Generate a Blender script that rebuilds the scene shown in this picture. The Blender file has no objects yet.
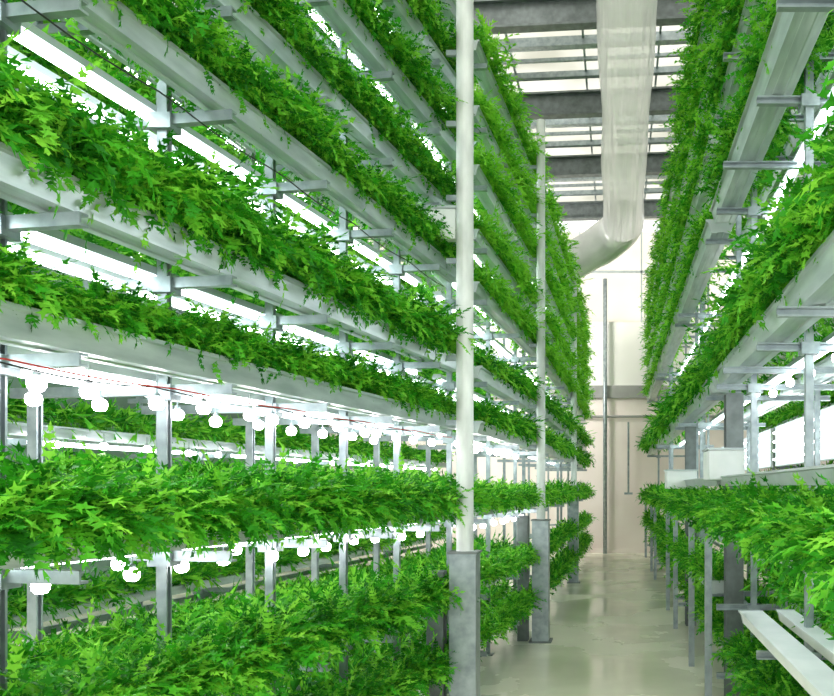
import bpy, math, random
import numpy as np
random.seed(7); rng = np.random.default_rng(7)
SC = bpy.context.scene
COL = SC.collection
F = 800.0; VX, VY = 618.0, 487.0; CZ = 1.6
try:
    SC.view_settings.view_transform = 'Standard'
except Exception: pass

# ---------------------------------------------------------------- materials
def newmat(name):
    m = bpy.data.materials.new(name); m.use_nodes = True
    nt = m.node_tree; nt.nodes.clear()
    return m, nt, nt.nodes.new('ShaderNodeOutputMaterial')
def principled(name, c1, c2=None, rough=.5, metal=0., scale=8., bump=0., rr=None, coord='Object', stretch=None):
    m, nt, out = newmat(name); N = nt.nodes; L = nt.links
    b = N.new('ShaderNodeBsdfPrincipled'); L.new(b.outputs[0], out.inputs[0])
    b.inputs['Roughness'].default_value = rough; b.inputs['Metallic'].default_value = metal
    g = N.new('ShaderNodeNewGeometry'); mp = N.new('ShaderNodeMapping'); L.new(g.outputs['Position'], mp.inputs[0])
    if stretch: mp.inputs['Scale'].default_value = stretch
    n = N.new('ShaderNodeTexNoise'); n.inputs['Scale'].default_value = scale; n.inputs['Detail'].default_value = 5
    L.new(mp.outputs[0], n.inputs['Vector'])
    r = N.new('ShaderNodeValToRGB'); r.color_ramp.elements[0].position = .3; r.color_ramp.elements[1].position = .7
    r.color_ramp.elements[0].color = (*c1, 1); r.color_ramp.elements[1].color = (*(c2 or c1), 1)
    L.new(n.outputs[0], r.inputs[0]); L.new(r.outputs[0], b.inputs['Base Color'])
    if rr:
        q = N.new('ShaderNodeMapRange'); q.inputs[1].default_value = .35; q.inputs[2].default_value = .65
        q.inputs[3].default_value, q.inputs[4].default_value = rr
        L.new(n.outputs[0], q.inputs[0]); L.new(q.outputs[0], b.inputs['Roughness'])
    if bump:
        bp = N.new('ShaderNodeBump'); bp.inputs['Strength'].default_value = bump; bp.inputs['Distance'].default_value = .02
        L.new(n.outputs[0], bp.inputs['Height']); L.new(bp.outputs[0], b.inputs['Normal'])
    return m
def emis(name, col, st):
    m, nt, out = newmat(name)
    e = nt.nodes.new('ShaderNodeEmission'); e.inputs[0].default_value = (*col, 1); e.inputs[1].default_value = st
    nt.links.new(e.outputs[0], out.inputs[0]); return m
def leafmat(name, dark, mid, lite):
    m, nt, out = newmat(name); N = nt.nodes; L = nt.links
    g = N.new('ShaderNodeNewGeometry'); n = N.new('ShaderNodeTexNoise'); n.inputs['Scale'].default_value = 7; n.inputs['Detail'].default_value = 3
    L.new(g.outputs['Position'], n.inputs['Vector'])
    at = N.new('ShaderNodeAttribute'); at.attribute_name = 'tone'
    mix = N.new('ShaderNodeMath'); mix.operation = 'MULTIPLY_ADD'; mix.inputs[1].default_value = .6
    L.new(at.outputs['Fac'], mix.inputs[0])
    sc = N.new('ShaderNodeMath'); sc.operation = 'MULTIPLY'; sc.inputs[1].default_value = .5; L.new(n.outputs[0], sc.inputs[0])
    L.new(sc.outputs[0], mix.inputs[2])
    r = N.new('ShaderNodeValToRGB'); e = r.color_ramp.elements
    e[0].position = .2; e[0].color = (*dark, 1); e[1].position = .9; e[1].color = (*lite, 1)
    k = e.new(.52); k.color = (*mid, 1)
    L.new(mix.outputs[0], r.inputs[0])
    b = N.new('ShaderNodeBsdfPrincipled'); b.inputs['Roughness'].default_value = .5; b.inputs['Specular IOR Level'].default_value = .2
    L.new(r.outputs[0], b.inputs['Base Color'])
    t = N.new('ShaderNodeBsdfTranslucent'); L.new(r.outputs[0], t.inputs[0])
    ms = N.new('ShaderNodeMixShader'); ms.inputs[0].default_value = .42
    L.new(b.outputs[0], ms.inputs[1]); L.new(t.outputs[0], ms.inputs[2]); L.new(ms.outputs[0], out.inputs[0])
    return m
M = {}
M['leaf'] = leafmat('leaf_green', (.010, .13, .007), (.050, .38, .015), (.31, .74, .06))
M['galv'] = principled('galvanised_steel', (.24, .29, .31), (.41, .47, .49), .35, .55, 14)
M['dark'] = principled('dark_steel', (.13, .15, .15), (.22, .25, .25), .5, .4, 10)
M['chan'] = principled('pale_channel', (.37, .44, .46), (.60, .67, .69), .28, .4, 5, stretch=(4, .6, 4))
M['post'] = principled('weathered_post_paint', (.55, .58, .57), (.76, .79, .77), .45, .1, 6, stretch=(2, 2, .7))
M['white'] = principled('white_paint', (.70, .74, .73), (.84, .86, .85), .4, 0, 5)
M['cap'] = principled('cap_plastic', (.46, .52, .53), (.56, .61, .62), .4, .2, 5)
M['wall'] = principled('wall_plaster', (.86, .75, .70), (.95, .87, .82), .8, 0, .9, .1)
M['band'] = principled('wall_band_paint', (.30, .30, .29), (.38, .38, .36), .7, 0, 3)
M['wallup'] = principled('upper_wall_panel', (.86, .84, .80), (.92, .90, .86), .7, 0, .9)
M['wallw'] = principled('side_wall_paint', (.07, .13, .09), (.13, .21, .16), .8, 0, .9)
M['floor'] = principled('wet_concrete', (.64, .64, .50), (.84, .83, .69), .22, 0, .8, .04, (.05, .40))
M['red'] = principled('red_rubber', (.5, .03, .03), (.6, .06, .05), .5)
M['black'] = principled('black_rubber', (.02, .02, .02), (.04, .04, .04), .5)
M['strip'] = emis('fluorescent_glow', (.90, 1.0, 1.0), 12.0)
M['bank'] = emis('light_bank_glow', (.93, 1.0, 1.0), 16.0)
M['diff'] = emis('diffuser_glow', (.86, .97, .98), 1.3)
M['bulb'] = emis('lamp_glow', (1.0, .93, .97), 36.0)
M['film'] = principled('elbow_plastic', (.66, .67, .66), (.80, .81, .79), .2, 0, 3, .4)
def glassmat(name, col, tr, amp=.12, scale=1.5):
    m, nt, out = newmat(name); N = nt.nodes; L = nt.links
    a = N.new('ShaderNodeBsdfTransparent'); t = N.new('ShaderNodeBsdfTranslucent'); t.inputs[0].default_value = (*col, 1)
    n = N.new('ShaderNodeTexNoise'); n.inputs['Scale'].default_value = scale
    g = N.new('ShaderNodeNewGeometry'); L.new(g.outputs['Position'], n.inputs['Vector'])
    q = N.new('ShaderNodeMapRange'); q.inputs[1].default_value = .3; q.inputs[2].default_value = .7
    q.inputs[3].default_value = 1-tr-amp; q.inputs[4].default_value = 1-tr+amp
    L.new(n.outputs[0], q.inputs[0])
    ms = N.new('ShaderNodeMixShader'); L.new(q.outputs[0], ms.inputs[0])
    L.new(a.outputs[0], ms.inputs[1]); L.new(t.outputs[0], ms.inputs[2]); L.new(ms.outputs[0], out.inputs[0])
    return m
M['glass'] = glassmat('roof_glazing', (.38, .38, .35), .34, .26, .8)
def ductmat():
    m, nt, out = newmat('clear_plastic_film'); N = nt.nodes; L = nt.links
    g = N.new('ShaderNodeNewGeometry'); mp = N.new('ShaderNodeMapping'); mp.inputs['Scale'].default_value = (7, .35, 7)
    L.new(g.outputs['Position'], mp.inputs[0])
    n = N.new('ShaderNodeTexNoise'); n.inputs['Scale'].default_value = 1.3; n.inputs['Detail'].default_value = 1.5; L.new(mp.outputs[0], n.inputs['Vector'])
    bp = N.new('ShaderNodeBump'); bp.inputs['Strength'].default_value = .8; bp.inputs['Distance'].default_value = .12; L.new(n.outputs[0], bp.inputs['Height'])
    b = N.new('ShaderNodeBsdfPrincipled'); b.inputs['Roughness'].default_value = .06; b.inputs['Specular IOR Level'].default_value = 1.0
    b.inputs['Base Color'].default_value = (.90, .91, .92, 1)
    L.new(bp.outputs[0], b.inputs['Normal'])
    t = N.new('ShaderNodeBsdfTranslucent'); t.inputs[0].default_value = (.98, .98, .98, 1); L.new(bp.outputs[0], t.inputs['Normal'])
    m1 = N.new('ShaderNodeMixShader'); m1.inputs[0].default_value = .5; L.new(b.outputs[0], m1.inputs[1]); L.new(t.outputs[0], m1.inputs[2])
    a = N.new('ShaderNodeBsdfTransparent')
    lw = N.new('ShaderNodeLayerWeight'); lw.inputs[0].default_value = .45; L.new(bp.outputs[0], lw.inputs['Normal'])
    q = N.new('ShaderNodeMapRange'); q.inputs[3].default_value = .25; q.inputs[4].default_value = .95
    L.new(lw.outputs['Facing'], q.inputs[0])
    m2 = N.new('ShaderNodeMixShader'); L.new(q.outputs[0], m2.inputs[0]); L.new(a.outputs[0], m2.inputs[1]); L.new(m1.outputs[0], m2.inputs[2])
    L.new(m2.outputs[0], out.inputs[0]); return m
M['duct'] = ductmat()

# ---------------------------------------------------------------- helpers
def tag(o, label=None, cat=None, group=None, kind=None):
    if label: o['label'] = label
    if cat: o['category'] = cat
    if group: o['group'] = group
    if kind: o['kind'] = kind
    return o
def empty(name, loc):
    o = bpy.data.objects.new(name, None); COL.objects.link(o); o.location = loc; o.empty_display_size = .1
    return o
class MB:
    def __init__(s): s.v = []; s.f = []
    def box(s, x0, x1, y0, y1, z0, z1):
        b = len(s.v)
        s.v += [(x0,y0,z0),(x1,y0,z0),(x1,y1,z0),(x0,y1,z0),(x0,y0,z1),(x1,y0,z1),(x1,y1,z1),(x0,y1,z1)]
        s.f += [tuple(b+i for i in q) for q in ((3,2,1,0),(4,5,6,7),(0,1,5,4),(1,2,6,5),(2,3,7,6),(3,0,4,7))]
        return s
    def sweep(s, path, prof, closed=True):
        P = [np.array(p, float) for p in path]; n = len(prof); base = len(s.v)
        for i, p in enumerate(P):
            d = P[min(i+1, len(P)-1)] - P[max(i-1, 0)]; d /= np.linalg.norm(d)
            side = np.cross(d, (0,0,1));
            if np.linalg.norm(side) < 1e-4: side = np.array((1.,0,0))
            side /= np.linalg.norm(side); up = np.cross(side, d)
            for (a, b) in prof: s.v.append(tuple(p + side*a + up*b))
        for i in range(len(P)-1):
            for k in range(n):
                a = base+i*n+k; b = base+i*n+(k+1) % n
                s.f.append((a, b, b+n, a+n))
        if closed:
            s.f.append(tuple(base+k for k in range(n))[::-1]); s.f.append(tuple(base+(len(P)-1)*n+k for k in range(n)))
        return s
    def beam(s, p0, p1, w, h): return s.sweep([p0, p1], [(-w/2,-h/2),(w/2,-h/2),(w/2,h/2),(-w/2,h/2)])
    def cbeam(s, p0, p1, w, h, t=.012):
        return s.sweep([p0, p1], [(-w/2,-h/2),(w/2,-h/2),(w/2,-h/2+t),(-w/2+t,-h/2+t),(-w/2+t,h/2-t),(w/2,h/2-t),(w/2,h/2),(-w/2,h/2)])
    def ibeam(s, p0, p1, w, h, t=.03):
        a, b = w/2, h/2
        return s.sweep([p0, p1], [(-a,-b),(a,-b),(a,-b+t),(t/2,-b+t),(t/2,b-t),(a,b-t),(a,b),(-a,b),(-a,b-t),(-t/2,b-t),(-t/2,-b+t),(-a,-b+t)])
    def tube(s, path, r, n=12):
        return s.sweep(path, [(r*math.cos(2*math.pi*k/n), r*math.sin(2*math.pi*k/n)) for k in range(n)])
    def build(s, name, mat, parent=None, smooth=False, off=None):
        me = bpy.data.meshes.new(name)
        v = s.v
        if off is not None: v = [(a-off[0], b-off[1], c-off[2]) for a, b, c in v]
        me.from_pydata(v, [], s.f); me.materials.append(mat); me.update()
        if smooth:
            me.polygons.foreach_set('use_smooth', [True]*len(me.polygons))
        o = bpy.data.objects.new(name, me); COL.objects.link(o)
        if parent is not None: o.parent = parent
        elif off is not None: o.location = off
        return o
def px(p): return (VX + F*p[0]/p[1], VY - F*(p[2]-CZ)/p[1])
def inframe(p, m=70):
    if p[1] < .5: return False
    a, b = px(p); return -m < a < 834+m and -m < b < 696+m
def nth(i):
    return ['lowest','second','third','fourth','fifth','sixth','seventh','eighth','ninth','tenth','eleventh'][i]
def ordn(i):
    w = ['first','second','third','fourth','fifth','sixth','seventh','eighth','ninth','tenth','eleventh','twelfth','thirteenth','fourteenth','fifteenth','sixteenth','seventeenth','eighteenth','nineteenth','twentieth']
    return w[i] if i < 20 else '%dth' % (i+1)

# ---------------------------------------------------------------- plants
def leaf(o, az, el, bend, L, W, nseg, V, T, twist):
    c = [np.array(o, float)]
    hz = np.array((math.cos(az), math.sin(az), 0)); side = np.array((-math.sin(az), math.cos(az), 0))
    ds = []
    for i in range(nseg):
        a = el - bend*((i+.5)/nseg)**1.2
        d = hz*math.cos(a) + np.array((0, 0, math.sin(a))) + side*twist*(i/nseg)
        d /= np.linalg.norm(d); ds.append(d); c.append(c[-1] + d*L/nseg)
    ds.append(ds[-1])
    fine = nseg > 6
    for i in range(nseg):
        t = (i+.6)/nseg
        w = W*(max(.08, min(1, (t-.15)*2.5)))*(1 if t < .72 else 1-(t-.72)*2.1) * random.uniform(.55, 1.4)
        up = np.cross(ds[i], side)
        seg = L/nseg
        for sg in (-1, 1):
            s = side*sg; b = len(V)
            fw = random.uniform(.8, 1.9)
            cu = random.uniform(-.9, .9)
            V.append(c[i]); V.append(c[i] + ds[i]*seg*.95)
            V.append(c[i] + s*w*.5 + ds[i]*seg*.45 + up*w*cu*.4)
            V.append(c[i] + s*w + ds[i]*seg*fw + up*w*cu)
            V.append(c[i] + s*w*.36 + ds[i]*seg*.95 - up*w*.1)
            T.append((b, b+2, b+1)); T.append((b+2, b+3, b+4)); T.append((b+2, b+4, b+1))
            if fine and w > W*.4:     # a second tooth on the lobe
                b2 = len(V)
                V.append(c[i] + s*w*.98 + ds[i]*seg*.3 + up*w*cu*.8); V.append(c[i] + s*w*.36 + ds[i]*seg*.35); V.append(c[i] + s*w*.62 + ds[i]*seg*.8 + up*w*cu*.5)
                T.append((b2, b2+2, b2+1))
    b = len(V); V.append(c[-1] - side*W*.2); V.append(c[-1] + side*W*.2); V.append(c[-1] + ds[-1]*L*.06); T.append((b, b+1, b+2))
def plant(nl, nseg, droopy, Wm=1.):
    V = []; T = []; tn = []
    for k in range(nl):
        az = random.uniform(0, 2*math.pi); n0 = len(V)
        if droopy:
            el = math.radians(random.uniform(15, 95)); bend = math.radians(random.uniform(30, 150)); L = random.uniform(.08, .21)
        else:
            el = math.radians(random.uniform(30, 95)); bend = math.radians(random.uniform(15, 140)); L = random.uniform(.09, .23)
        o = (random.uniform(-.085, .085), random.uniform(-.085, .085), random.uniform(-.005, .04))
        leaf(o, az, el, bend, L, random.uniform(.012, .022)*Wm, nseg, V, T, random.uniform(-.8, .8))
        t0 = random.random(); tn += [t0]*(len(V)-n0)
    return np.array(V), np.array(T, dtype=np.int32), np.array(tn)
HI = {0: [plant(150, 10, False) for _ in range(5)], 1: [plant(160, 10, True) for _ in range(5)]}
MD = {0: [plant(88, 6, False, 1.15) for _ in range(4)], 1: [plant(92, 6, True, 1.15) for _ in range(4)]}
LO = {0: [plant(52, 3, False, 1.4) for _ in range(4)], 1: [plant(56, 3, True, 1.4) for _ in range(4)]}
def mesh_np(name, V, T, tn):
    me = bpy.data.meshes.new(name)
    me.vertices.add(len(V)); me.vertices.foreach_set('co', V.astype(np.float32).ravel())
    me.loops.add(len(T)*3); me.loops.foreach_set('vertex_index', T.astype(np.int32).ravel())
    me.polygons.add(len(T)); me.polygons.foreach_set('loop_start', np.arange(0, len(T)*3, 3, dtype=np.int32))
    a = me.attributes.new('tone', 'FLOAT', 'POINT'); a.data.foreach_set('value', tn.astype(np.float32))
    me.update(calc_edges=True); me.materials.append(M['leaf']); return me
HIM = {k: [mesh_np('leafy_green_plant', *p) for p in v] for k, v in HI.items()}
PL = []

# ---------------------------------------------------------------- rack bays
CH = [(-.07,-.10),(-.03,-.10),(-.025,-.094),(.025,-.094),(.03,-.10),(.07,-.10),(.093,-.02),(.11,-.015),(.11,0),(-.11,0),(-.11,-.015),(-.093,-.02)]
class Bay:
    def __init__(s, p0, p1, sgn, words):
        s.p0 = np.array(p0, float); s.p1 = np.array(p1, float); s.L = np.linalg.norm(s.p1-s.p0); s.d = (s.p1-s.p0)/s.L
        s.n = np.array((s.d[1], -s.d[0]))*sgn
        s.words = words
    def pt(s, a, o, z):
        q = s.p0 + s.d*a + s.n*o; return (q[0], q[1], z)
def channel(bay, o, z, label, group, a0=0., a1=None, mat='chan', k=.85):
    a1 = bay.L if a1 is None else a1
    base = bay.pt((a0+a1)/2, o, z-.1)
    prof = [(x*k, y*(.3+.7*k)) for x, y in CH]
    ob = MB().sweep([bay.pt(a0, o, z), bay.pt(a1, o, z)], prof).build('growing_channel', M[mat], off=base)
    tag(ob, label, 'channel', group)
    for a in (a0-.006, a1+.006):
        e = MB().sweep([bay.pt(a-.008, o, z), bay.pt(a+.008, o, z)], [(x*1.06, y*1.04+.003) for x, y in prof])
        c = e.build('end_cap', M['cap'], ob, off=base)
    return ob
def rack(bay, posts, levels, ztop, label, fo=-.2, bo=-.78, thick=.05, front=.10, pmat='galv'):
    base = bay.pt(bay.L/2, (fo+bo)/2, 0); r = empty('grow_rack', base)
    tag(r, label, 'rack', 'galvanised rack bays')
    for a in posts:
        for o in (fo, bo):
            p = bay.pt(a, o, 0); m = MB().cbeam((p[0], p[1], .0), (p[0], p[1], ztop), thick, thick, .01)
            m.box(p[0]-.05, p[0]+.05, p[1]-.05, p[1]+.05, 0, .01)
            m.build('post', M[pmat], r, off=base)
        for z in levels:
            m = MB().cbeam(bay.pt(a, front, z-.12), bay.pt(a, bo-.1, z-.12), .035, .04, .008)
            q = bay.pt(a, fo, 0)
            m.box(q[0]-.045, q[0]+.045, q[1]-.04, q[1]+.04, z-.16, z-.10)
            m.build('support_arm', M['galv'], r, off=base)
    for o in (fo, bo):
        for z in (levels[1]-.19, levels[-1]-.19):
            MB().beam(bay.pt(0, o-.03, z), bay.pt(bay.L, o-.03, z), .03, .05).build('rail', M['galv'], r, off=base)
    return r
def strip(bay, o, z, w, label, group, a0=.05, a1=None):
    a1 = bay.L-.05 if a1 is None else a1
    base = bay.pt((a0+a1)/2, o, z)
    t = MB().sweep([bay.pt(a0, o, z), bay.pt(a1, o, z)], [(-w/2,0),(w/2,0),(w/2*.7,.035),(-w/2*.7,.035)]).build('strip_light', M['cap'], off=base)
    tag(t, label, 'light', group)
    for q in ([0] if w < .15 else [-w*.27, w*.27]):
        MB().tube([bay.pt(a0+.03, o+q, z-.016), bay.pt(a1-.03, o+q, z-.016)], .015, 8).build('tube', M['strip'], t, True, off=base)
    return t
def plants(bay, o, z, sp, scale, droopy, front, label, group, a0=.1, a1=None, jit=.03):
    a1 = bay.L-.08 if a1 is None else a1
    a = a0
    while a < a1:
        p = bay.pt(a + random.uniform(-jit, jit), o + random.uniform(-.025, .025), z)
        PL.append((p, scale*random.uniform(.82, 1.18), random.uniform(0, 6.28), droopy if droopy in (0, 1) else int(random.random() < .5), front, label, group))
        a += sp

LL = [.42, .86, 1.45, 2.10, 2.52, 3.16, 3.56, 4.05, 4.50, 5.0]
def X0(y): return -2.065 + .1525*y
L = [Bay((X0(1.5), 1.5), (X0(5.8), 5.8), 1, 'nearest left bay'),
     Bay((-1.13, 6.1), (-.95, 9.15), 1, 'left bay behind the white post'),
     Bay((-.93, 9.4), (-.83, 13.9), 1, 'third left bay'),
     Bay((-.82, 14.2), (-.80, 18.3), 1, 'far left bay')]
R = [Bay((.80, 1.5), (.79, 5.9), -1, 'nearest right bay'),
     Bay((.79, 6.15), (.78, 9.15), -1, 'second right bay'),
     Bay((.78, 9.4), (.77, 13.9), -1, 'third right bay'),
     Bay((.77, 14.2), (.76, 18.3), -1, 'far right bay')]
RL = [.40, .88, 1.36, 2.42, 3.65, 4.30, 4.90, 5.50]
for bi, b in enumerate(L):
    ps = list(np.arange(.2, b.L, .72)) if bi == 0 else list(np.linspace(.15, b.L-.15, 3))
    rack(b, ps, LL, 5.3, 'galvanised steel frame of the ' + b.words, thick=.038)
    for li, z in enumerate(LL):
        w = '%s level, %s' % (nth(li), b.words)
        g = 'channels of the ' + b.words
        channel(b, 0, z, 'pale metal front channel, ' + w, g, k=.85 if li in (3, 4) else .66)
        dr = 1 if li <= 2 else 2
        sc = {0:1.1, 1:1.2, 2:1.32, 3:.9, 4:1.38, 5:1.0}.get(li, .95)
        if bi >= 1: sc = 1.08 if li > 2 else .95 if li < 2 else 1.05
        plants(b, .02 if li > 2 else .06, z, .12 if bi < 2 else .14, sc, dr, 1, 'feathery green leafy plant, front channel, ' + w, 'front leafy plants, ' + w)
        if li <= 2 and bi <= 1:
            channel(b, -.31, z, 'pale metal middle channel, ' + w, g)
            plants(b, -.31, z, .16, 1.0, 1, 0, 'feathery green leafy plant, middle channel, ' + w, 'middle leafy plants, ' + w)
        if bi <= 1:
            channel(b, -.62, z, 'pale metal rear channel, ' + w, g, k=.7)
            plants(b, -.62, z, .15, .95 if li < 4 else 1.1, 0 if li < 4 else 2, 0, 'feathery green leafy plant, rear channel, ' + w, 'rear leafy plants, ' + w)
        if li >= 3 and bi <= 2:
            strip(b, -.27, z-.085, .08, 'added white fluorescent strip light, ' + w, 'strip lights of the ' + b.words)
            if bi <= 1: strip(b, -.46, z-.085, .08, 'rear white fluorescent strip light, ' + w, 'strip lights of the ' + b.words)
        elif li in (1, 2) and bi <= 1:
            strip(b, -.26, z-.085, .07, 'added white fluorescent strip light, ' + w, 'strip lights of the ' + b.words)  # low strips added only to brighten the plants below
for bi, b in enumerate(R):
    ps = [.9, 2.5, 4.1] if bi == 0 else list(np.linspace(.15, b.L-.15, 2))
    r = rack(b, ps, RL, 5.7, 'galvanised steel frame of the ' + b.words, fo=-.16, thick=.04)
    for a in ([b.L-.05] if bi == 0 else [1.0, b.L-.1]):
        p = b.pt(a, .13, 0)
        MB().cbeam((p[0], p[1], 0), (p[0], p[1], 1.28), .05, .05).build('leg', M['galv'], r, off=tuple(r.location))
    if bi == 0:
        for a in (1.7, 3.3):
            for z in RL[3:]:
                MB().cbeam(b.pt(a, .16, z-.12), b.pt(a, -.88, z-.12), .035, .04, .008).build('support_arm', M['galv'], r, off=tuple(r.location))
    for li, z in enumerate(RL):
        w = '%s level, %s' % (nth(li), b.words); g = 'channels of the ' + b.words
        if li == 1 and bi == 0:
            channel(b, .02, z, 'empty smooth white outer channel, ' + w, g, a1=3.15, mat='white', k=.62)
            channel(b, -.16, z+.02, 'empty smooth white inner channel, ' + w, g, a1=3.05, mat='white', k=.45)
            channel(b, -.42, z, 'pale metal rear channel, ' + w, g)
            plants(b, -.40, z, .13, 1.15, 1, 0, 'feathery green leafy plant, rear channel, ' + w, 'rear leafy plants, ' + w)
            continue
        channel(b, -.12 if li == 0 else 0, z, 'pale metal front channel, ' + w, g, k=1. if li <= 4 else .8)
        dr = 1 if li <= 2 else 0 if (bi == 0 and li <= 4) else 2
        plants(b, -.12 if li == 0 else -.02 if li in (3, 4) and bi == 0 else .03, z, .12 if bi < 2 else .14, {3:1.35, 2:1.25}.get(li, 1.05), dr, 1, 'feathery green leafy plant, front channel, ' + w, 'front leafy plants, ' + w)
        if bi <= 1:
            channel(b, -.62, z, 'pale metal rear channel, ' + w, g)
            plants(b, -.62, z, .17, 1.1, 2, 0, 'feathery green leafy plant, rear channel, ' + w, 'rear leafy plants, ' + w)
        if li in (0, 2) and bi <= 1:
            channel(b, -.34, z, 'pale metal middle channel, ' + w, g)
            plants(b, -.34, z, .15, 1.15, 1, 0, 'feathery green leafy plant, middle channel, ' + w, 'middle leafy plants, ' + w)
        if li >= 3 and bi <= 2:
            strip(b, -.30, z-.085, .08, 'added white fluorescent strip light, ' + w, 'strip lights of the ' + b.words)
        if li == 2 and bi <= 1:
            strip(b, -.20, z-.085, .08, 'added white fluorescent strip light, ' + w, 'strip lights of the ' + b.words)
    if bi <= 1:
        channel(b, -.02, 1.68, 'pale irrigation tray at eye level, ' + b.words, 'channels of the ' + b.words, mat='cap', k=.6)
# glowing light banks standing behind the right rack
for b, a0, a1 in ((R[0], 1.2, 4.35), (R[1], 0., 2.95), (R[2], 0., 4.4)):
    base = b.pt((a0+a1)/2, -1.0, 1.75)
    t = MB().beam(b.pt(a0, -1.03, 2.06), b.pt(a1, -1.03, 2.06), .03, .46).build('light_bank', M['white'], off=base)
    tag(t, 'upright white panel of glowing tubes behind the ' + b.words, 'light panel', 'light panels behind the right rack')
    MB().beam(b.pt(a0+.01, -1.012, 2.06), b.pt(a1-.01, -1.012, 2.06), .006, .44).build('diffuser', M['diff'], t, off=base)
    for q in range(4):
        MB().tube([b.pt(a0+.03, -.988, 1.91+q*.10), b.pt(a1-.03, -.988, 1.91+q*.10)], .012, 8).build('tube', M['bank'], t, True, off=base)
    for a in (a0+.1, a1-.1):
        MB().beam(b.pt(a, -1.065, 0), b.pt(a, -1.065, 2.3), .03, .03).build('stand', M['galv'], t, off=base)

# racks beyond, seen through the gaps
GL = [.40, .80, 1.2, 1.62, 2.0, 2.5, 3.0, 3.5, 4.0, 4.5, 5.0]
for G, gsp in ((Bay((-4.0, 2.6), (-2.95, 13.6), 1, 'rear rack on the left'), .15), (Bay((2.4, 3.0), (2.3, 13.0), -1, 'rear rack on the right'), .16)):
    rack(G, list(np.arange(.2, G.L, 2.2 if G.p0[0] < 0 else 4.)), GL, 5.3, 'galvanised steel frame of the ' + G.words, thick=.04)
    for li, z in enumerate(GL):
        w = '%s level, %s' % (nth(li), G.words)
        channel(G, 0, z, 'pale metal channel, ' + w, 'channels of the ' + G.words, k=.6, mat='chan')
        plants(G, 0, z, gsp, 1.2, 2, 0, 'green leafy plant, ' + w, 'leafy plants, ' + w)
        if li >= 2 and G.p0[0] < 0 or li in (6, 9) and G.p0[0] > 0:
            strip(G, -.22, z-.085, .07, 'added white fluorescent strip light, ' + w, 'strip lights of the ' + G.words)
    if G.words.endswith('left'): GLEFT = G

# ---------------------------------------------------------------- build plants: largest 300 one by one, the rest as one mass
sc = []
for i, p in enumerate(PL):
    if inframe(p[0], 40):
        s = (1.0 if p[4] else .3)/p[0][1]
        sc.append((s, i))
sc.sort(reverse=True); chosen = set(i for _, i in sc[:300])
VV = []; TT = []; TN = []; nv = 0
for i, p in enumerate(PL):
    pos, s, rot, dr, fr, lab, grp = p
    if i in chosen:
        o = bpy.data.objects.new('leafy_green_plant', HIM[dr][i % 5]); COL.objects.link(o)
        o.location = pos; o.rotation_euler = (0, 0, rot); o.scale = (s, s, s)
        tag(o, lab, 'plant', grp); continue
    if not inframe(pos, 260): continue
    y = pos[1]
    V, T, tn = (HI if y < 4 and fr else MD if y < 9.5 and (fr or y < 4) else LO)[dr][i % 4]
    c, sn = math.cos(rot), math.sin(rot)
    W = np.stack([V[:,0]*c - V[:,1]*sn, V[:,0]*sn + V[:,1]*c, V[:,2]], 1)*s + np.array(pos)
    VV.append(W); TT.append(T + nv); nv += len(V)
    TN.append(np.clip(tn + random.uniform(-.1, .15) + (.4 if y > 6 and pos[2] > 2.6 and pos[0] < 0 and fr else .2 if y > 6 and pos[2] > 3 else 0), 0, 1.4))  # paler tone for far upper plants: overhead light put into leaf colour
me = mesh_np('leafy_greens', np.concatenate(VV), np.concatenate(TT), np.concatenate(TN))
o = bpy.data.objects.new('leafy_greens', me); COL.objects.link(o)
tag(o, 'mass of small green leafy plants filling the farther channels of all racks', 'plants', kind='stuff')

# ---------------------------------------------------------------- lamps
def lathe(prof, n=14):
    m = MB(); 
    for r, z in prof:
        for k in range(n): m.v.append((r*math.cos(2*math.pi*k/n), r*math.sin(2*math.pi*k/n), z))
    for i in range(len(prof)-1):
        for k in range(n):
            a = i*n+k; b = i*n+(k+1) % n; m.f.append((a, b, b+n, a+n))
    m.f.append(tuple(range(n))); m.f.append(tuple((len(prof)-1)*n+k for k in range(n))[::-1])
    return m
lamp0 = empty('grow_lamp', (0, 0, 0))
bulb = lathe([(.008,-.026),(.018,-.023),(.025,-.013),(.027,.0),(.025,.011),(.019,.018),(.012,.022)]).build('bulb', M['bulb'], lamp0, True)
sock = lathe([(.010,.018),(.012,.022),(.012,.034),(.006,.038),(.0025,.040),(.0025,.09)]).build('socket', M['galv'], lamp0, True)
first = [True]
def lamp(p, label, group):
    if first[0]: o = lamp0; first[0] = False
    else:
        o = lamp0.copy(); COL.objects.link(o)
        for ch in (bulb, sock):
            c = ch.copy(); COL.objects.link(c); c.parent = o
    o.location = p; tag(o, label, 'lamp', group)
def lamprow(bay, o, z, a0, a1, sp, words):
    a = a0; k = 0
    while a < a1:
        p = bay.pt(a + random.uniform(-.04, .04), o + random.uniform(-.03, .03), z + random.uniform(-.008, .008))
        if inframe(p, 5):
            lamp(p, 'glowing bulb, %s from the near end, %s' % (ordn(k), words), 'bulbs, ' + words); k += 1
        a += sp
lamprow(L[0], -.12, 1.92, .95, 4.25, .27, 'under the fourth level, nearest left bay')
lamprow(L[0], -.42, 1.92, 1.3, 4.2, .33, 'deeper under the fourth level, nearest left bay')
lamprow(L[0], -.18, 1.28, .5, 4.2, .30, 'under the third level, nearest left bay')
lamprow(L[0], -.48, 1.28, .9, 4.2, .40, 'deeper under the third level, nearest left bay')
lamprow(L[1], -.14, 1.93, .2, 2.8, .35, 'under the fourth level, second left bay')
lamprow(L[1], -.10, 1.27, .2, 2.8, .35, 'under the third level, second left bay')
lamprow(L[0], -.62, 2.98, .7, 4.2, .55, 'high behind the sixth level, nearest left bay')
lamprow(GLEFT, .12, 1.88, 1.2, 10.5, .45, 'under the fifth level, rear rack')
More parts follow.
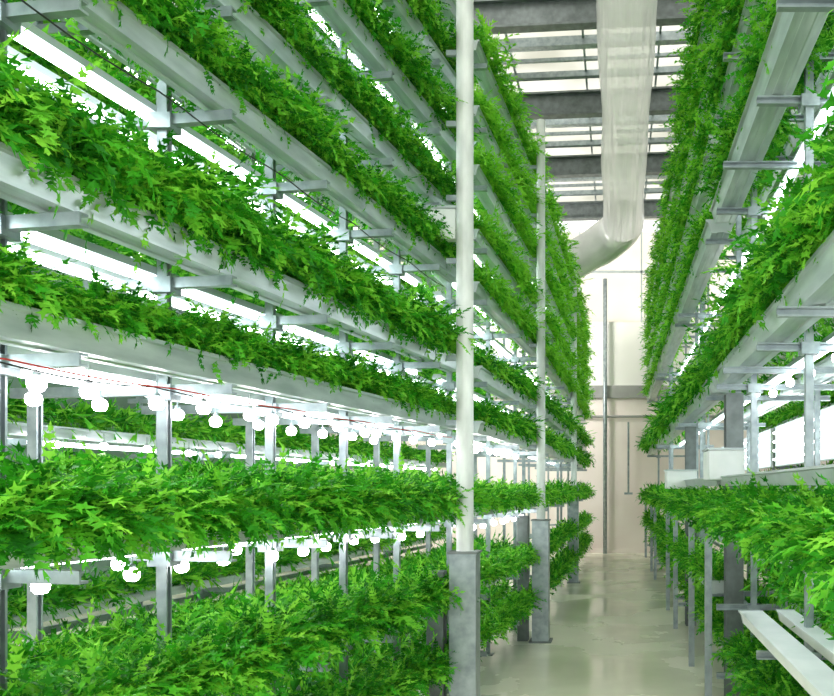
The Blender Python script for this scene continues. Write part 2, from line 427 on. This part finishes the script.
lamprow(GLEFT, .12, 1.48, 1.2, 10.5, .6, 'under the fourth level, rear rack')
lamprow(GLEFT, .25, 3.3, 1.5, 8.5, .9, 'high on the rear rack')
lamprow(R[0], -.30, 2.25, 1.0, 4.3, .5, 'under the fourth level, nearest right bay')

# ---------------------------------------------------------------- tall posts
def tallpost(x, y, r, ztop, label, zs=1.12, w=.2):
    t = empty('support_post', (x, y, 0)); tag(t, label, 'post', 'tall posts along the left rack')
    MB().tube([(x, y, zs), (x, y, ztop)], r, 20).build('shaft', M['post'], t, False, off=(x, y, 0))
    m = MB().box(x-w/2, x+w/2, y-w/2, y+w/2, 0, zs); m.build('base_sleeve', M['galv'], t, off=(x, y, 0))
    m = MB().box(x-w/2-.01, x+w/2+.01, y-w/2-.01, y+w/2+.01, zs, zs+.015); m.build('collar_plate', M['dark'], t, off=(x, y, 0))
    m = MB().box(x-w/2-.03, x+w/2+.03, y-w/2-.03, y+w/2+.03, 0, .015); m.build('foot_plate', M['dark'], t, off=(x, y, 0))
    for z in (2.0, 2.42, 3.05, 3.46, 3.94, 4.4, 4.9):
        m = MB().box(x-.12, x-r*.6, y-.012, y+.012, z, z+.035)
        m.build('bracket', M['galv'], t, off=(x, y, 0))
tallpost(-.995, 5.2, .056, 6.6, 'tall white round post on a grey square sleeve, nearest of the left rack', 1.17, .17)
tallpost(-.80, 8.3, .045, 5.4, 'white post on a grey sleeve, second along the left rack', 1.25, .17)
tallpost(-.74, 13.4, .05, 5.4, 'slim distant white post, third along the left rack', 1.6, .16)
def steelpost(x, y, w, h, label, mat='dark'):
    o = MB().ibeam((x, y, 0), (x, y, h), w, w, .02)
    o = o.build('steel_column', M[mat], off=(x, y, 0)); tag(o, label, 'column')
steelpost(-1.19, 5.25, .11, 1.05, 'dark steel column just left of the tall white post')
steelpost(-.99, 8.35, .11, 1.3, 'dark steel column beside the second white post')
steelpost(.87, 6.02, .13, 2.3, 'dark steel column between the first two right bays')
steelpost(.84, 9.27, .12, 2.3, 'dark steel column after the second right bay')

def box_thing(name, x0, x1, y0, y1, z0, z1, label, cat):
    base = ((x0+x1)/2, (y0+y1)/2, z0)
    b = MB().box(x0, x1, y0, y1, z0, z1).build(name, M['white'], off=base); tag(b, label, cat)
    bv = b.modifiers.new('b', 'BEVEL'); bv.width = .008; bv.segments = 2
    lid = MB().box(x0-.01, x1+.01, y0-.01, y1+.01, z1, z1+.015).build('lid', M['cap'], b, off=base)
box_thing('junction_box', -1.24, -1.06, 5.22, 5.30, 3.22, 3.42, 'white box mounted high beside the tall white post', 'box')
box_thing('nutrient_tank', .66, .92, 5.80, 6.2, 1.65, 1.87, 'white plastic tank at the end of the eye-level tray on the right rack', 'tank')
box_thing('nutrient_tank', .54, .88, 8.9, 9.25, 1.58, 1.78, 'smaller white tank farther along the right rack', 'tank')

# ---------------------------------------------------------------- cables
def cable(bay, o, z, a0, a1, r, mat, name, label, sag=.03, n=30, span=.72):
    pts = []
    for i in range(n+1):
        a = a0+(a1-a0)*i/n; pts.append(bay.pt(a, o, z - sag*abs(math.sin(math.pi*a/span))))
    c = MB().tube(pts, r, 6).build(name, M[mat], smooth=True); tag(c, label, 'cable')
cable(L[0], .03, 1.955, .2, 4.2, .003, 'red', 'irrigation_hose', 'thin red line strung under the fourth level of the nearest left bay', .01)
cable(L[0], -.06, 1.965, .2, 4.2, .003, 'black', 'lamp_cable', 'thin black lamp cable sagging between bulbs on the left', .02)
cable(L[0], -.03, 3.03, .2, 4.2, .003, 'black', 'power_cable', 'black cable running below the sixth level of the nearest left bay', .02)

# ---------------------------------------------------------------- building shell
YB = 19.4; H = 7.8
f = MB().box(-7, 7, -3, YB, -.1, 0).build('floor', M['floor']); tag(f, kind='structure')
w = MB().box(-7, 7, YB, YB+.15, 0, 3.75).build('wall_back', M['wall']); tag(w, kind='structure')
w = MB().box(-7.15, -7, -3, YB, 0, H).build('wall_left', M['wallw']); tag(w, kind='structure')
w = MB().box(7, 7.15, -3, YB, 0, H).build('wall_right', M['wallw']); tag(w, kind='structure')
w = MB().box(-7, 7, YB-.10, YB+.15, 3.75, 4.05).build('trim_1', M['band']); tag(w, kind='structure')
M['warmglass'] = glassmat('warm_wall_glazing', (.92, .88, .80), .12)
w = MB().box(-7, 7, YB-.02, YB+.15, 4.05, 5.6).build('wall_back_upper', M['wallup']); tag(w, kind='structure')
win = MB().box(-7, 7, YB+.05, YB+.08, 5.6, H).build('window_1', M['warmglass']); tag(win, kind='structure')
m = MB()
for x in np.arange(-6.93, 7, 1.5): m.box(x-.02, x+.02, YB, YB+.05, 5.6, H)
m.box(-7, 7, YB, YB+.05, 6.8, 6.85)
m.build('window_frame', M['cap'], win)
w = MB().box(-7, 7, YB-.03, YB, 0, .10).build('baseboard_back', M['wall']); tag(w, kind='structure')
c = MB().box(-7, 7, -3, YB+.1, H+.30, H+.33).build('ceiling', M['glass']); tag(c, kind='structure')
Yb = [5.4, 7.9, 10.4, 12.9, 15.4, 17.9]
for i, y in enumerate(Yb):
    b = MB().ibeam((-7, y+.6, H), (7, y-.6, H), .16, .38, .03).build('roof_beam', M['dark'])
    tag(b, 'heavy grey steel roof beam, %s from the back wall' % ['sixth','fifth','fourth','third','second','first'][i], 'beam', 'roof beams')
ys = [(y + d, t) for y in Yb for d, t in ((.6, .06), (1.1, .13), (1.55, .05), (2.0, .09))][:-4]
for k, (y, t) in enumerate(ys):
    b = MB().beam((-7, y+.6, H+.22), (7, y-.6, H+.22), t, t).build('roof_purlin', M['galv'])
    tag(b, 'thin roof purlin, %s from the back wall' % ordn(len(ys)-1-k), 'purlin', 'roof purlins')
xs = list(np.arange(-6, 6.1, 1.1))
for k, x in enumerate(xs):
    b = MB().beam((x, 1, H+.27), (x, YB, H+.27), .03, .05).build('glazing_bar', M['galv'])
    tag(b, 'slim lengthwise roof glazing bar, %s from the left wall' % ordn(k), 'bar', 'roof glazing bars')

# wall pipes
p = MB().tube([(-.31, YB-.18, 0), (-.31, YB-.18, 6.6)], .05, 12).build('wall_pipe', M['galv'], smooth=True); tag(p, 'tall grey vertical pipe against the back wall', 'pipe')
p = MB().tube([(-3, YB-.1, 3.3), (3, YB-.1, 3.3)], .03, 10).build('wall_pipe', M['band'], smooth=True); tag(p, 'thin horizontal pipe across the back wall', 'pipe')
rd = MB().tube([(.25, YB-.2, 1.45), (.25, YB-.2, 3.16)], .022, 8)
rd.box(.15, .35, YB-.22, YB-.18, 1.42, 1.47)
p = rd.build('hanging_rod', M['galv']); tag(p, 'short dark rod hanging on the pale back wall', 'rod')

# clear air duct
base = (.1, 10, 6.8)
du = empty('air_duct', base); tag(du, 'clear plastic air duct tube hanging below the roof', 'duct')
def ringtube(path, rs, n=28):
    m = MB(); P = [np.array(q, float) for q in path]
    for i, q in enumerate(P):
        d = P[min(i+1, len(P)-1)]-P[max(i-1, 0)]; d /= np.linalg.norm(d)
        s = np.cross(d, (0,0,1)); s /= np.linalg.norm(s); u = np.cross(s, d)
        for k in range(n):
            a = 2*math.pi*k/n; m.v.append(tuple(q + (s*math.cos(a)+u*math.sin(a))*rs[i]*(1+.02*math.sin(3*a+q[1]*1.3))))
    for i in range(len(P)-1):
        for k in range(n):
            a = i*n+k; b = i*n+(k+1) % n; m.f.append((a, b, b+n, a+n))
    return m
path = []; rs = []
y = 3.0
while y < 15.75: path.append((.1, y, 6.8)); rs.append(.335 + .010*math.sin(y*2.1) + random.uniform(-.002, .002) + max(0, y-11)*.012); y += .12
ringtube(path, rs).build('film_tube', M['duct'], du, True, off=base)
path = []; rs = []
R_ = .52
for k in range(12):
    a = math.pi/2*.95*k/11; path.append((.1-R_+R_*math.cos(a), 15.7+R_*math.sin(a), 6.8-.32*(k/11)**1.6)); rs.append(.40)
e = path[-1]
for k in range(1, 10): path.append((e[0]-.16*k, e[1]+.02*k, e[2]-.085*k)); rs.append(.38)
ringtube(path, rs).build('elbow', M['film'], du, True, off=base)
for y in np.arange(4, 15.5, 2.6):
    MB().tube([(.1, y, 7.12), (.1, y, 8.0)], .006, 6).build('hanger', M['galv'], du, off=base)

# ---------------------------------------------------------------- light
W = bpy.data.worlds.new('sky'); SC.world = W; W.use_nodes = True
bg = W.node_tree.nodes['Background']; bg.inputs[0].default_value = (.98, 1.0, .97, 1); bg.inputs[1].default_value = 1.5
sl = bpy.data.lights.new('sun', 'SUN'); sl.energy = 10.5; sl.angle = math.radians(35); sl.color = (1.0, .98, .90)
so = bpy.data.objects.new('sun', sl); COL.objects.link(so); so.rotation_euler = (math.radians(28), math.radians(2), 0)
def area(loc, rot, sx, sy, e, col=(.97, 1, .98)):
    l = bpy.data.lights.new('fill', 'AREA'); l.shape = 'RECTANGLE'; l.size = sx; l.size_y = sy; l.energy = e; l.color = col
    o = bpy.data.objects.new('fill_light', l); COL.objects.link(o); o.location = loc; o.rotation_euler = rot
area((0, -1.5, 3.5), (math.radians(80), 0, 0), 5, 4, 110)  # added fill behind the camera, stands for no fixture
area((-3.2, 16.2, 5.2), (math.radians(80), 0, math.radians(-35)), 1.6, 1.6, 280, (1, .97, .93))  # added unseen fill, hidden by the left rack, brightens the back wall

cam = bpy.data.cameras.new('camera'); co = bpy.data.objects.new('camera', cam); COL.objects.link(co)
co.location = (0, 0, CZ); co.rotation_euler = (math.pi/2, 0, 0)
cam.sensor_width = 36; cam.lens = 36*F/834
cam.shift_x = -(VX-417)/834; cam.shift_y = (VY-348)/834
cam.clip_start = .05; SC.camera = co
print('plants', len(PL), 'indiv', len(chosen), 'tris', sum(len(t) for t in TT))
